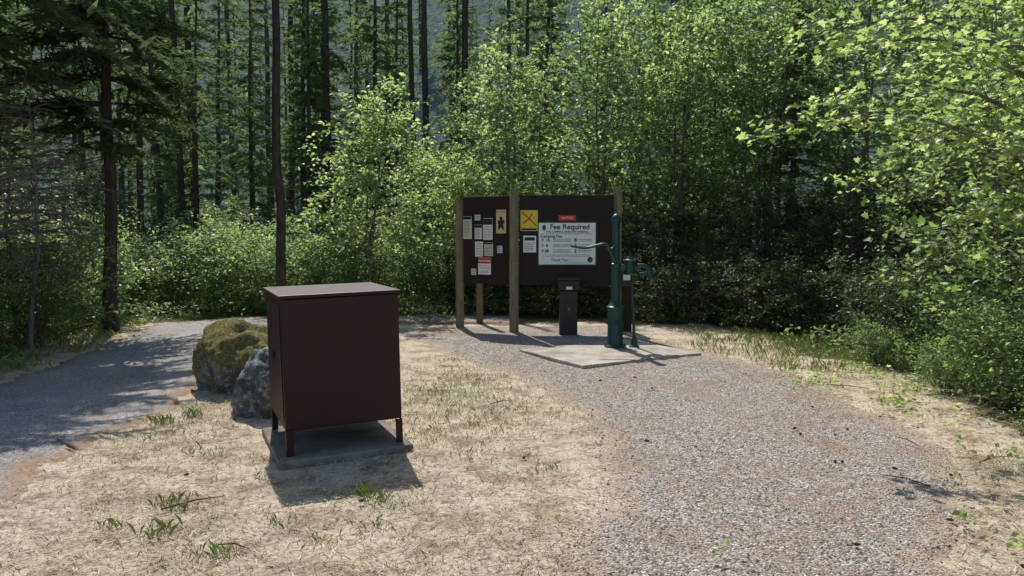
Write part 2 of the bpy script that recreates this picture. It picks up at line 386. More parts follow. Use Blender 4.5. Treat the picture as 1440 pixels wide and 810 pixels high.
def deciduous(name,H,Rc,seed,fol,nst=3,nbr=20,ntw=8,nlf=13,lsz=.07,base=.25,T=DIAMOND,sr=.03,lean=.25,clump=.12):
    r=np.random.default_rng(seed); mb=MB(); C=[];S=[];AX=[]
    for st in range(nst):
        az=r.random()*6.28; ln=lean*H*r.uniform(.3,1)*(0 if nst==1 else 1)
        hh=H*r.uniform(.75,1.0)
        t=np.linspace(0,1,9); w=np.cumsum(r.normal(size=(9,2))*.03*H/5,0); w-=w[0]
        P=np.column_stack([math.cos(az)*ln*t**1.3+w[:,0]+.08*math.cos(az),math.sin(az)*ln*t**1.3+w[:,1]+.08*math.sin(az),hh*t-.05])
        tube(mb,P,sr*(1-t*.88),7,0)
        for b in range(nbr):
            tb=base+(1-base)*(b+r.random())/nbr; k=tb*8; i0=min(7,int(k)); p0=P[i0]+(P[i0+1]-P[i0])*(k-i0)
            a2=b*2.4+r.random()*1.2; prof=math.sin(min(1,(1-tb)*1.25+.12)*math.pi*.62)
            L=Rc*prof*r.uniform(.5,1.1)+.15
            d=np.array([math.cos(a2),math.sin(a2),r.uniform(.15,.75)]); d/=np.linalg.norm(d)
            s=np.linspace(0,1,5); kink=r.normal(size=(5,3))*.04*L; kink[0]=0
            B=p0+d*(L*s)[:,None]+np.array([0,0,-.28])*(L*s**2)[:,None]+kink
            tube(mb,B,sr*.4*(1-s*.8)*(1-.5*tb),4,0,False)
            for q in range(ntw):
                if r.random()<.08: continue
                tq=r.uniform(.25,1); kk=tq*4; i1=min(3,int(kk)); p1=B[i1]+(B[i1+1]-B[i1])*(kk-i1)
                dd=nz(d*.6+r.normal(size=3)*.6+np.array([0,0,.1])); l=r.uniform(.2,.5)*min(1.,.5+Rc/3)
                e=p1+dd*l; e[2]-=.08*l
                tube(mb,[p1,(p1+e)/2+r.normal(size=3)*.01,e],[.005,.004,.002],3,0,False)
                m=int(nlf*r.uniform(.5,1.4)); u=r.uniform(.15,1.1,m)[:,None]
                C.append(p1+(e-p1)*u+r.normal(size=(m,3))*np.array([clump,clump,clump*.5])*.6); AX.append(np.tile(dd,(m,1))+r.normal(size=(m,3))*.8)
                S.append(lsz*r.uniform(.55,1.25,m))
    leaves(mb,np.concatenate(C),np.concatenate(S),1,r,up=.75,T=T,axis=np.concatenate(AX),spread=.45)
    return mb.mesh(name,[M_barkd,fol])

firs=[conifer('fir_a',16,3.0,2.0,11,M_fir,.5,5,.17,.13,sub=2,thin=1.4,bark=M_barkf),
      conifer('fir_b',17,4.5,2.2,12,M_fir,.5,5,.17,.15,sub=2,thin=1.4,bark=M_barkf),
      conifer('fir_c',15,1.0,1.9,13,M_fir,.46,5,.17,.11,sub=2,thin=1.4,bark=M_barkf)]
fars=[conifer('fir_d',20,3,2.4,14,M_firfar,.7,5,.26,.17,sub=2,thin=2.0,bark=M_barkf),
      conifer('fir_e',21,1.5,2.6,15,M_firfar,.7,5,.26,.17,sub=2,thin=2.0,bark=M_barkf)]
near=conifer('fir_near',11,3.0,3.3,16,M_firn,.30,6,.085,.11,tw=.40,droop=.5)
near2=conifer('fir_near2',11,3.0,3.2,26,M_firn,.34,6,.095,.13,tw=.42,droop=.6)
r=np.random.default_rng(77)
obj('fir_tree',near,(-6.4,12.3,0),(0,0,1.0))
obj('fir_tree',near2,(-8.6,10.6,0),(0,0,2.2))
obj('fir_tree',near2,(-6.5,8.3,.1),(0,0,4.1))
for (x,y,k,s) in [(-12.5,18,0,1),(-14.5,22,1,1),(-15,16,2,1),(-10.8,24,0,.9),(-7.0,26,1,.8),(-9.3,22.5,2,.75),(-6.3,24,0,.75),(-3.8,25,2,.8),(-1.9,25.5,0,.8),(.4,26,1,.8),
                (5.6,15.6,1,.55),(9,22,0,.9),(12,19,2,1),(14,23,0,1),(6.2,24,1,.9),(3.4,25.5,0,.8),(15,13.5,2,.8)]:
    obj('fir_tree',firs[k],(x,y,0),(r.uniform(-.015,.015),r.uniform(-.015,.015),r.random()*6.28),s)
pts=[]
for yy in np.arange(28.5,62,5.4):
    for xx in np.arange(-.72*yy-2,.72*yy+2,4.8):
        x=xx+r.uniform(-2,2); y=yy+r.uniform(-2,2)
        if r.random()<.08 or (x>3 and y>40): continue
        pts.append((x,y))
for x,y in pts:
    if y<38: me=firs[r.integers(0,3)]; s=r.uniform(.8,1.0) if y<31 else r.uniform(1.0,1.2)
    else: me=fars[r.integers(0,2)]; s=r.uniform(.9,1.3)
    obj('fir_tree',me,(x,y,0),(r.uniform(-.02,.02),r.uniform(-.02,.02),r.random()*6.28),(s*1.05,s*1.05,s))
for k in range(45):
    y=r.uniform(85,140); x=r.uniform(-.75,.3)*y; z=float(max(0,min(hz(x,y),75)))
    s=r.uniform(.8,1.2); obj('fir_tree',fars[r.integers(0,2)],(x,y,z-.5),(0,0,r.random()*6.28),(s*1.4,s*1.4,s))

def snag(name,H,rad,seed,tw=1.):
    r=np.random.default_rng(seed); mb=MB(); z=np.linspace(-.1,H,12); w=.025*np.cumsum(r.normal(size=(12,2)),0); w-=w[0]
    P=np.column_stack([w,z]); tube(mb,P,rad*(1-.4*z/H),10,0)
    for k in range(int(H*5)):
        zz=r.uniform(1.2,H); az=r.random()*6.28; L=r.uniform(.12,.7)*tw; i=min(11,int(zz/H*11)); b=np.array([w[i,0],w[i,1],zz]); d=np.array([math.cos(az),math.sin(az),r.uniform(-.4,.1)])
        tube(mb,[b,b+d*L*.5,b+d*L+[0,0,-.06*L]],[.009,.006,.002],3,0,False)
    return mb.mesh(name,[M_bark])
sn=snag('snag_a',7.6,.09,3,.7); sn2=snag('snag_b',15,.115,4,1.3)
for x,y,m,s in [(-4.05,13.5,sn,1),(-5.6,24,sn2,1),(-2.9,23,sn2,.8),(-2.45,22,sn2,.9),(-1.45,23,sn2,1),(-8.9,21,sn2,.8),(-9.7,20.3,sn2,.8),(-8.2,20,sn,.8),(-12.5,24,sn2,1),(4.9,22,sn2,1),
        (-11,27,sn2,1.1),(-8.5,30,sn2,1.1)]:
    obj('tree_trunk',m,(x,y,0),(0,0,r.random()*6),s)

deadm=conifer('dead_fir',3.6,.9,1.5,31,M_fir,.15,5,.09,.04,dead=True,lowdead=False,droop=.25)
obj('dead_fir_tree',deadm,(-6.4,10.2,0),(0,0,.4)); obj('dead_fir_tree',deadm,(-7.3,11.3,0),(0,0,2.4),1.1)

# deciduous
lime=deciduous('maple_lime',4.9,1.35,41,M_lime,3,22,9,12,.095,.25,OVAL,.035,.14)
dA=deciduous('alder_a',7.6,2.0,42,M_leaf,4,22,8,11,.11,.25,DIAMOND,.045,.2)
dB=deciduous('alder_b',8.5,2.2,43,M_leaf,5,19,8,11,.115,.33,DIAMOND,.045,.2)
dC=deciduous('alder_c',7.0,1.9,44,M_lime,4,20,8,11,.105,.25,DIAMOND,.04,.2)
obj('maple_tree',lime,(-3.1,15.6,0),(0,0,.5),1.03)
obj('maple_tree',lime,(-1.6,18.2,0),(0,0,2.5),.85)
obj('maple_tree',lime,(-.8,16.6,0),(0,0,4),.72)
for x,y,m,s in [(.2,18.6,dC,.98),(-.6,21,dA,.85),(1.9,17.9,dA,.95),(3.5,17,dC,1.02),(5.1,16,dB,.95),(6.8,15.2,dA,1.1),(8.2,13.4,dB,1.0),(9.6,11.6,dA,1.05),
                (3.2,21,dB,1.1),(6.6,19.5,dB,1.15),(10.2,16.5,dC,1.2),(12.2,13.5,dB,1.1),(6.9,11.6,dC,.85),(4.4,19,dA,1.15)]:
    obj('alder_tree',m,(x,y,0),(0,0,r.random()*6.28),s)
mapN=deciduous('maple_near',4.8,1.9,51,M_lime,4,15,7,7,.078,.34,MAPLE,.028,.2,clump=.16)
mapN2=deciduous('maple_near2',4.2,1.8,52,M_leaf,5,14,7,8,.08,.2,MAPLE,.022,.25,clump=.16)
obj('maple_tree',mapN2,(5.4,7.6,0),(0,0,1.2),1.05)
obj('maple_tree',mapN,(6.2,9.4,0),(0,0,3.4),1.1)
obj('maple_tree',mapN2,(6.8,9.9,0),(0,0,.4),1.1)
# leaning vine maple whose long limbs reach out over the clearing
def arching(name,base,ends,fol,seed):
    r=np.random.default_rng(seed); mb=MB(); C=[];S=[];AX=[]; base=np.array(base,float)
    for e in ends:
        e=np.array(e,float); top=base+(e-base)*.30; top[2]=e[2]*.80+.2
        B=catmull([base+r.normal(0,.05,3)*[1,1,0],(base+top)/2+[.15,0,.05],top,(top+e)/2+[0,0,.28],e],6)
        B=B+np.cumsum(r.normal(0,.008,B.shape),0); m=len(B); t=np.linspace(0,1,m)
        tube(mb,B,.028*(1-t)+.004,6,0)
        for k in range(46):
            tq=r.uniform(.38,1)**.9; kk=tq*(m-1); i=min(m-2,int(kk)); p=B[i]+(B[i+1]-B[i])*(kk-i)
            d=nz(B[i+1]-B[i]); dd=nz(d*.7+r.normal(size=3)*[.7,.7,.45]); l=r.uniform(.15,.55)*(1.15-.5*tq)
            q=p+dd*l+np.array([0,0,-.12*l]); tube(mb,[p,(p+q)/2+r.normal(0,.015,3),q],[.005,.0035,.0015],3,0,False)
            n_=int(r.uniform(3,9)); u=r.uniform(.3,1.08,n_)[:,None]
            C.append(p+(q-p)*u+r.normal(size=(n_,3))*[.05,.05,.03]); S.append(r.uniform(.045,.095,n_)); AX.append(np.tile(dd,(n_,1))+r.normal(size=(n_,3))*.8)
    leaves(mb,np.concatenate(C),np.concatenate(S),1,r,up=.8,T=MAPLE,axis=np.concatenate(AX),spread=.4)
    return mb.mesh(name,[M_barkd,fol])
obj('maple_tree',arching('vine_maple',(4.9,6.0,-.05),[(1.95,6.3,2.35),(2.35,5.7,2.85),(2.5,6.6,3.25),(2.85,5.7,2.2),(3.0,6.3,3.5),(3.0,5.3,2.75),(3.35,6.1,1.7),(3.5,5.6,3.2),(3.7,6.8,2.4),(3.4,5.2,2.2),(3.9,6.2,3.7),(2.6,7.0,2.7)],M_lime,91))
# shrubs
shA=deciduous('shrub_a',1.7,.75,61,M_shrub,7,9,6,11,.075,.1,DIAMOND,.012,.35,clump=.1)
shB=deciduous('shrub_b',1.2,.6,62,M_leaf,8,7,6,11,.068,.05,DIAMOND,.01,.4,clump=.1)
shC=deciduous('shrub_c',2.3,.9,63,M_lime,7,10,6,11,.075,.1,DIAMOND,.015,.3,clump=.12)
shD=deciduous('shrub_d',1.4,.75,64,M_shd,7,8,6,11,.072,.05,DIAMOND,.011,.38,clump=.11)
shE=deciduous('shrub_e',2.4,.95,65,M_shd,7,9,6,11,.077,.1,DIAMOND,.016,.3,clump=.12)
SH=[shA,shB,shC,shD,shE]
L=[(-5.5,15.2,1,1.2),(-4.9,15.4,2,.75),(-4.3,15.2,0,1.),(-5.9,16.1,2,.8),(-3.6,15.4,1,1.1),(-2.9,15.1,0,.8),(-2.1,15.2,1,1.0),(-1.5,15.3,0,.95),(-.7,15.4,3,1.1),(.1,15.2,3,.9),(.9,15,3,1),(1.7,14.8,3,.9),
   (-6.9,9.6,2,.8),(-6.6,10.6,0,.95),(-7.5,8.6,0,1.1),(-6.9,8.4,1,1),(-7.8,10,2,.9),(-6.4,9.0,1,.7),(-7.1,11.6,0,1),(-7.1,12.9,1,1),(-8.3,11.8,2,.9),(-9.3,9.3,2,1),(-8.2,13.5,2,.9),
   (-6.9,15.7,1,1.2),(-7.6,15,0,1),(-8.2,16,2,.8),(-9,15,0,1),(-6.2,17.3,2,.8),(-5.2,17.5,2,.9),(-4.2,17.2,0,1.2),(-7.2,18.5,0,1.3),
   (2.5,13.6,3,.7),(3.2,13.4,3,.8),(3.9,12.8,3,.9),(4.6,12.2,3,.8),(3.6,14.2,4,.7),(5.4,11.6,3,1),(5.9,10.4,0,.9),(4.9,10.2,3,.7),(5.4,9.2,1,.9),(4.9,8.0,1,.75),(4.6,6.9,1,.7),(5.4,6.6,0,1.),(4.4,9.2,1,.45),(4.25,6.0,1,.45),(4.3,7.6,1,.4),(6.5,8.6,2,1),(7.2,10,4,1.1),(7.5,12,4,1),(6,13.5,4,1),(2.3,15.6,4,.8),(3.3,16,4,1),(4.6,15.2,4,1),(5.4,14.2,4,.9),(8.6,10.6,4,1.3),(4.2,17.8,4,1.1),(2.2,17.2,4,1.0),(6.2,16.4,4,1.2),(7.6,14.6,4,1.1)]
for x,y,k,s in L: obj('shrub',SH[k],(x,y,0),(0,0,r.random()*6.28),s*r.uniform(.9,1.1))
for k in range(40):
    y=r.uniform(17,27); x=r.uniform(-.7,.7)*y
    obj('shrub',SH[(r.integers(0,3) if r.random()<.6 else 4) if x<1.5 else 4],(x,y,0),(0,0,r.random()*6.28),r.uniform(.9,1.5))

# low leafy undergrowth (one mass)
mb=MB(); N=9000
x=r.uniform(-9,9,N); y=r.uniform(4.5,17,N); cl=np.sin(x*2.1+y)*np.sin(y*1.7-x*.6)
k=(forestness(x,y)>.55)&(cl>-.35)&~inroad(x,y)&~((abs(x-.6)<1.7)&(y<14.2)); x=x[k];y=y[k]
C=np.repeat(np.column_stack([x,y,gz(x,y)]),7,0); C+=r.normal(size=C.shape)*[.08,.08,.0]; C[:,2]+=r.uniform(.02,.28,len(C))
leaves(mb,C,r.uniform(.04,.1,len(C)),0,r,up=.9)
obj('undergrowth',mb.mesh('undergrowth',[M_shrub]))
mb=MB()
PL=[(3.05,7.9,.28,80),(3.3,8.3,.3,70),(3.65,7.2,.2,45),(3.45,6.9,.12,20),(2.75,4.75,.12,16),(3.9,8.6,.3,60),(3.7,6.2,.25,24),(3.4,5.2,.2,16),(2.45,3.75,.10,12),(1.0,3.6,.04,7),(4.1,7.6,.3,60)]
for k in range(34): PL.append((r.uniform(3.25,4.3),r.uniform(4.2,9.5),r.uniform(.05,.16),int(r.integers(6,26))))
for k in range(8): PL.append((r.uniform(2.35,3.2),r.uniform(3.6,4.8),r.uniform(.03,.07),int(r.integers(4,10))))
for (px,py,rr,m) in PL:
    c=np.column_stack([r.normal(px,rr*.55,m),r.normal(py,rr*.55,m),r.uniform(.03,.12,m)]); leaves(mb,c,r.uniform(.025,.055,m),0,r,up=1.,T=OVAL)
obj('ground_plants',mb.mesh('ground_plants',[M_lime]))

# grass tufts
def blades(mb,cx,cy,n,h,spread,w,mat,r,lay=.5):
    a=r.random(n)*6.283; bx=cx+r.normal(0,spread,n); by=cy+r.normal(0,spread,n); bz=gz(bx,by)-.005
    hh=h*r.uniform(.3,1.25,n); d=np.column_stack([np.cos(a),np.sin(a)]); ln=lay*hh*r.uniform(.2,1.2,n)
    ww=w*r.uniform(.7,1.3,n); s=np.column_stack([-d[:,1],d[:,0]])
    b=np.column_stack([bx,by,bz]); S=np.column_stack([s*ww[:,None],np.zeros(n)])
    mid=b+np.column_stack([d*(ln*.35)[:,None],hh*.6]); tip=b+np.column_stack([d*ln[:,None],hh*(1-.25*lay)])
    V=np.stack([b-S,b+S,mid+S*.8,tip,mid-S*.8],1)
    mb.add(V.reshape(-1,3),np.arange(n*5).reshape(n,5),mat,r.random(n))
mb=MB()
for cx,cy,n_,h in [(-.92,4.6,80,.085),(-.78,4.5,60,.07),(-.66,4.44,30,.05),(-2.0,4.45,70,.085),(-1.9,4.36,40,.06),(-1.25,4.1,34,.065),(.25,5.05,40,.06),(-1.85,3.95,50,.085),(-2.15,4.05,30,.07),(-2.9,6.35,80,.09),(-2.75,6.6,60,.09),(-2.35,5.55,25,.07),(-1.65,5.0,24,.05),(-.75,4.1,30,.06),(-1.45,3.65,44,.085),(-.98,3.9,30,.06)]:
    blades(mb,cx,cy,n_,h,.05,.0008,0,r,.6)
for k in range(1100):
    if k<560: cx=r.normal(-.5,.45); cy=r.normal(7.3,1.1)
    elif k<830: cx=r.uniform(-3,.3); cy=r.uniform(3.4,9.5)
    elif k<960: cx=r.normal(-2.75,.3); cy=r.uniform(5.2,7.4)
    else: cx=r.uniform(2.9,4.3); cy=r.uniform(4,11)
    if inpath(cx,cy) or inroad(cx,cy): continue
    blades(mb,cx,cy,int(r.integers(5,18)),r.uniform(.02,.055),.08,.0009,0,r,.6)
for k in range(260):
    cx=r.uniform(2.6,4.8); cy=r.uniform(8.6,12.5)
    if inpath(cx,cy): continue
    blades(mb,cx,cy,14,r.uniform(.05,.14),.08,.0016,0,r,.6)
for k in range(150):
    cx=r.uniform(-7,-5.5); cy=r.uniform(6,14)
    if inroad(cx,cy): continue
    blades(mb,cx,cy,14,r.uniform(.08,.2),.08,.0018,0,r,.7)
obj('grass',mb.mesh('grass',[M_grass]))
mb=MB(); N=70000
yy=3.0+ (r.random(N)**1.5)*9.5; xx=r.uniform(-1,1,N)*(yy*.72+.4)
k=(forestness(xx,yy)<.7)&~inroad(xx,yy)&(~inpath(xx,yy)|(r.random(N)<.06)); xx=xx[k];yy=yy[k]; n_=len(xx)
a=r.random(n_)*6.283; ax=np.column_stack([np.cos(a),np.sin(a),r.normal(0,.22,n_)])
leaves(mb,np.column_stack([xx,yy,gz(xx,yy)+.012+r.random(n_)*.012]),r.uniform(.03,.08,n_),0,r,up=1,T=NARROW*[.4,1,1],axis=ax,spread=.25)
obj('dry_grass',mb.mesh('dry_grass',[M_dry]))
mb=MB(); N=38000
yy=3.0+ (r.random(N)**1.4)*9.5; xx=r.uniform(-1,1,N)*(yy*.72+.4)
pat=np.sin(xx*2.7+1.1*np.sin(yy*1.9))*np.sin(yy*2.2+xx)
k=(pat>.1)|(r.random(N)<.3); k&=~(inpath(xx,yy)&(r.random(N)<.4)); xx=xx[k];yy=yy[k]; n_=len(xx)
a=r.random(n_)*6.283; ax=np.column_stack([np.cos(a),np.sin(a),r.normal(0,.1,n_)])
leaves(mb,np.column_stack([xx,yy,gz(xx,yy)+.02+r.random(n_)*.006]),r.uniform(.025,.06,n_),0,r,up=1,T=NARROW*[.4,1,1],axis=ax,spread=.15)
obj('pine_needles',mb.mesh('pine_needles',[M_needle]))
n=NT('stones'); rr_=n.attr('rnd'); n.bsdf(n.ramp(rr_,[(0,(.12,.10,.09)),(.5,(.38,.335,.285)),(1,(.78,.72,.64))]),.85,spec=.25); M_st=n.m
OCT=np.array([[1,0,0],[-1,0,0],[0,1,0],[0,-1,0],[0,0,1],[0,0,-1]],float)
OF=np.array([[0,2,4],[2,1,4],[1,3,4],[3,0,4],[2,0,5],[1,2,5],[3,1,5],[0,3,5]])
mb=MB(); N=30000
yy=3.0+(r.random(N)**1.6)*8.5; xx=r.uniform(-.8,3.6,N)
k=inpath(xx,yy)|((r.random(N)<.04)); xx=xx[k];yy=yy[k]; n_=len(xx)
s=r.uniform(.0035,.0085,n_)+.006*(r.random(n_)**8); th=r.random(n_)*6.28
V=OCT[None]*s[:,None,None]*r.uniform(.6,1.3,(n_,6,1))*[1,1,.6]
c,sn_=np.cos(th)[:,None],np.sin(th)[:,None]
V=np.stack([V[...,0]*c-V[...,1]*sn_,V[...,0]*sn_+V[...,1]*c,V[...,2]],-1)+np.column_stack([xx,yy,gz(xx,yy)+.011])[:,None]
F=(OF[None]+np.arange(n_)[:,None,None]*6).reshape(-1,3)
mb.add(V.reshape(-1,3),F,0,np.repeat(r.random(n_),8))
obj('loose_gravel',mb.mesh('loose_gravel',[M_st]))
n=NT('cone'); n.bsdf((.10,.06,.04),.9); M_cone=n.m
mb=MB()
for k in range(26):
    cx=r.uniform(.6,3.0) if k<20 else r.uniform(-2.8,.5); cy=3.4+r.random()**1.3*5; a=r.random()*6.28; Lc=r.uniform(.018,.032)
    d=np.array([math.cos(a),math.sin(a),0])
    for q in range(5):
        t=q/4-.5; c0=np.array([cx,cy,.024])+d*Lc*t; rd=.009*math.cos(t*2.2)+.002
        tube(mb,[c0-d*.004,c0+d*.002,c0+d*.007],[rd*.5,rd,rd*.3],7)
obj('pine_cones',mb.mesh('pine_cones',[M_cone]))
mb=MB()
for cx,cy,a,Lc in [(2.6,4.7,2.4,.3),(3.2,5.2,.4,.3),(-2.0,4.3,.6,.35),(-1.5,3.8,-.3,.2),(3.0,5.6,1.8,.25),(-.2,7,.5,.2),(3.6,7.7,2.9,.5)]:
    d=np.array([math.cos(a),math.sin(a),.03]); tube(mb,[np.array([cx,cy,.02]),np.array([cx,cy,.03])+d*Lc*.5+[.01,.02,0],np.array([cx,cy,.02])+d*Lc],[.004,.004,.002],5)
obj('fallen_twigs',mb.mesh('fallen_twigs',[M_bark]))

# ---------------------------------------------------------------- rocks
def rock(name,loc,dim,seed,mat,rot=0):
    import bmesh
    from mathutils import noise
    bm=bmesh.new(); bmesh.ops.create_icosphere(bm,subdivisions=5,radius=1)
    off=Vector((seed*3.1,seed*1.7,seed))
    for v in bm.verts:
        p=v.co.copy(); p.x=math.copysign(abs(p.x)**.85,p.x); p.y=math.copysign(abs(p.y)**.85,p.y); p.z=math.copysign(abs(p.z)**.85,p.z)
        vo=noise.voronoi(p*1.1+off)[0]
        d=1+.30*noise.noise(p*1.2+off)+.12*noise.noise(p*3+off)+.05*noise.noise(p*8+off)+.02*noise.noise(p*20+off)-.15*vo[0]
        v.co=Vector((p.x*d*dim[0],p.y*d*dim[1],p.z*d*dim[2]))
    me=bpy.data.meshes.new(name); bm.to_mesh(me); bm.free(); me.materials.append(mat)
    for p in me.polygons: p.use_smooth=True
    return obj(name,me,loc,(0,0,rot))
rock('boulder',(-2.66,7.95,.15),(.56,.52,.52),2,M_moss,.3)
rock('boulder',(-2.16,6.85,.15),(.31,.32,.42),7,M_rock,.9)

# ---------------------------------------------------------------- food locker
fl=empty('food_storage_locker',(-1.56,5.27,.0),(0,R(-1.2),R(24)))
W,D=.83,.86
box('concrete_pad',-.07,W+.05,-.10,D+.06,-.08,.035,M_concd,fl,.012)
box('front_panel',.008,W-.008,0,.012,.225,1.13,M_brown,fl,.003)
box('body',0,W,.0125,D,.21,1.135,M_brown,fl,.006)
box('lid',-.022,W+.012,-.02,D+.02,1.137,1.162,M_brown,fl,.006)
box('side_door_seam',-.006,-.001,.06,D-.06,.27,1.09,M_brown,fl,.002)
box('side_latch',-.03,-.007,.40,.48,.66,.72,M_iron,fl,.003)
for nm,x0,x1,y0,y1 in [('leg_1',.0,.05,.0,.012),('leg_2',W-.05,W,.0,.012),('leg_3',0,.05,D-.012,D),('leg_4',W-.05,W,D-.012,D)]:
    box(nm,x0,x1,y0,y1,.035,.209,M_brown,fl,.002)
for nm,x0,x1,y0,y1 in [('leg_flange_1',.0,.008,.013,.06),('leg_flange_2',W-.008,W,.013,.06),('leg_flange_3',0,.008,D-.06,D-.013),('leg_flange_4',W-.008,W,D-.06,D-.013)]:
    box(nm,x0,x1,y0,y1,.035,.209,M_brown,fl,.001)

# ---------------------------------------------------------------- kiosk
kb=empty('notice_board',(0,0,0))
def post(name,x,y,h,rad,mat=M_post):
    mb=MB(); z=np.linspace(-.2,h,8); tube(mb,np.column_stack([x+0*z,y+0*z,z]),rad*(1-.05*z/h),14); 
    return obj(name,mb.mesh(name,[mat],False),parent=kb)
post('post_1',-.86,12.72,2.10,.07); post('post_2',.03,12.03,2.26,.075); post('post_3',1.66,12.22,2.30,.07); post('post_4',-.56,13.35,1.9,.06)
ang=math.atan2(12.08-12.66,.0-(-.84)); Lw=math.hypot(.84,.58)
lp=empty('left_panel_frame',(-.80,12.62,0),(0,0,ang)); lp.parent=kb
box('left_panel',.02,Lw-.06,-.012,.012,.76,2.15,M_panel,lp,.003)
rp=empty('right_panel_frame',(.03,12.09,0),(0,0,.02)); rp.parent=kb
box('right_panel',.085,1.56,-.012,.012,.76,2.16,M_panel,rp,.003)
box('brown_support',1.74,1.90,12.22,12.30,0,.98,M_panel,kb,.004)
def plate(name,w,h,mat,parent,x,z,y=-.0155,th=.003,bev=0):
    return box(name,x-w/2,x+w/2,y-th/2,y+th/2,z-h/2,z+h/2,mat,parent,bev)
def text(name,body,size,mat,parent,x,z,y=-.0195,align='CENTER',bold=0):
    c=bpy.data.curves.new(name,'FONT'); c.body=body; c.size=size; c.align_x=align; c.align_y='CENTER'; c.offset=bold; c.materials.append(mat)
    o=bpy.data.objects.new(name,c); COL.objects.link(o); o.parent=parent; o.location=(x,y,z); o.rotation_euler=(R(90),0,0); return o
def lines(parent,x,z,w,h,nl,seed,mat=M_black,y=-.0195,th=.008):
    rr=np.random.default_rng(seed); mb=MB()
    for i in range(nl):
        zz=z+h/2-(i+.5)*h/nl; xx=x-w/2
        while xx<x+w/2-.02:
            ww=min(rr.uniform(.012,.045),x+w/2-xx)
            mb.add([(xx,y,zz-th/2),(xx+ww,y,zz-th/2),(xx+ww,y,zz+th/2),(xx,y,zz+th/2)],[(0,1,2,3)]); xx+=ww+.008
    o=obj('printed_text',mb.mesh('printed_text',[mat]),parent=parent)
def sx(u): return (u-647)/75*Lw
NL=[(655,320,12,32,M_paper2,12,.12),(671,326,10,20,M_paper,7,.2),(685,322,13,30,M_paper,8,.28),(672,350,11,21,M_paper,8,0),(686,350,12,19,M_paper2,7,.12),(670,306,8,8,M_paper3,2,0),(702,350,7,10,M_paper3,3,0),(664,382,7,9,M_paper2,3,0)]
for q,(u,v,w,h,m,k,hd) in enumerate(NL):
    X0=sx(u); z0=1.6+(325-v)*.01145; ww=w/75*Lw*1.05; hh=h*.0114
    p_=plate('notice_%d'%(q+1),ww,hh,m,lp,X0,z0)
    lines(lp,X0,z0-hh*hd*.5,ww*.8,hh*(.85-hd),k,q,th=.006)
    if hd: plate('notice_header_%d'%(q+1),ww*.96,hh*hd,M_black,lp,X0,z0+hh*(.48-hd/2),-.019,.002)
yl=empty('bear_warning_sign',(0,0,0)); yl.matrix_world=Matrix.Translation((-.80,12.62,0))@Matrix.Rotation(ang,4,'Z')
X0=sx(704); plate('board',.19,.37,M_tan,yl,X0,1.75,bev=0)
mb=MB(); th=np.linspace(0,6.283,18,endpoint=False)
for cx,cz,rx,rz in[(0,-.02,.045,.07),(0,.06,.03,.03),(-.04,-.08,.018,.04),(.035,-.085,.018,.045),(-.05,.0,.016,.035),(.05,.01,.016,.035)]:
    mb.add(np.column_stack([X0+cx+rx*np.cos(th),0*th-.0195-cx*.001,1.74+cz+rz*np.sin(th)]),[list(range(18))])
obj('bear_figure',mb.mesh('bear_figure',[M_iron]),parent=yl)
text('heading','BEAR COUNTRY',.028,M_black,yl,X0,1.90)
ns=empty('no_smoking_sign'); ns.matrix_world=Matrix.Translation((-.80,12.62,0))@Matrix.Rotation(ang,4,'Z')
X0=sx(680); plate('board',.25,.27,M_white,ns,X0,1.045); plate('red_band',.245,.09,M_red,ns,X0,1.13,-.019,.002)
text('heading','No Smoking',.045,M_white,ns,X0,1.13,-.0215,bold=.001); lines(ns,X0,1.03,.2,.08,3,5,M_red); lines(ns,X0,.95,.2,.05,2,6)
def rsign(name):
    e=empty(name); e.matrix_world=Matrix.Translation((.03,12.09,0))@Matrix.Rotation(.02,4,'Z'); return e
fs=rsign('fee_sign'); cx,cz=.83,1.405
plate('board',.92,.68,M_dgreen,fs,cx,cz); plate('face',.885,.645,M_white,fs,cx,cz,-.019,.002)
text('heading','Fee Required',.115,M_black,fs,cx+.04,cz+.26,-.0215,bold=.0025)
text('subheading','FOR CAMPING AND DAY PARKING',.042,M_black,fs,cx,cz+.185,-.0215,bold=.001)
plate('rule',.8,.006,M_dgreen,fs,cx,cz+.155,-.0205,.001)
text('camping_heading','Camping Fee',.065,M_black,fs,cx-.42,cz+.115,-.0215,'LEFT',.0015)
text('thank_you','Thank You',.06,M_black,fs,cx-.12,cz-.255,-.0215,'CENTER',.001)
for i_,(t,zz) in enumerate([('$  15',.055),('$  8',-.03),('$ 28',-.115)]):
    text('price_%d'%i_,t,.062,M_black,fs,cx-.40,cz+zz,-.0215,'LEFT',.0025); lines(fs,cx-.08,cz+zz,.28,.055,3,20+i_,y=-.0215,th=.007)
for i_,(t,zz) in enumerate([('8',.055),('3',-.03),('2',-.115)]):
    text('count_%d'%i_,t,.075,M_black,fs,cx+.13,cz+zz,-.0215,'CENTER',.003); lines(fs,cx+.28,cz+zz,.22,.05,2,30+i_,y=-.0215,th=.008)
lines(fs,cx,cz-.185,.75,.04,2,44,y=-.0215,th=.006); lines(fs,cx+.1,cz-.3,.5,.02,1,45,y=-.0215,th=.006)
mb=MB(); mb.add(np.column_stack([cx+.36+.042*np.cos(th),0*th-.0215,cz-.25+.045*np.sin(th)]),[list(range(18))]); obj('shield_logo',mb.mesh('shield_logo',[M_dgreen]),parent=fs)
mb=MB(); mb.add(np.column_stack([cx-.36+.03*np.cos(th),0*th-.0215,cz+.25+.045*np.sin(th)]),[list(range(18))]); obj('tree_logo',mb.mesh('tree_logo',[M_dgreen]),parent=fs)
ys=rsign('no_fireworks_sign'); plate('board',.29,.34,M_black,ys,.235,1.765); plate('face',.27,.32,M_yel,ys,.235,1.765,-.019,.002)
mb=MB()
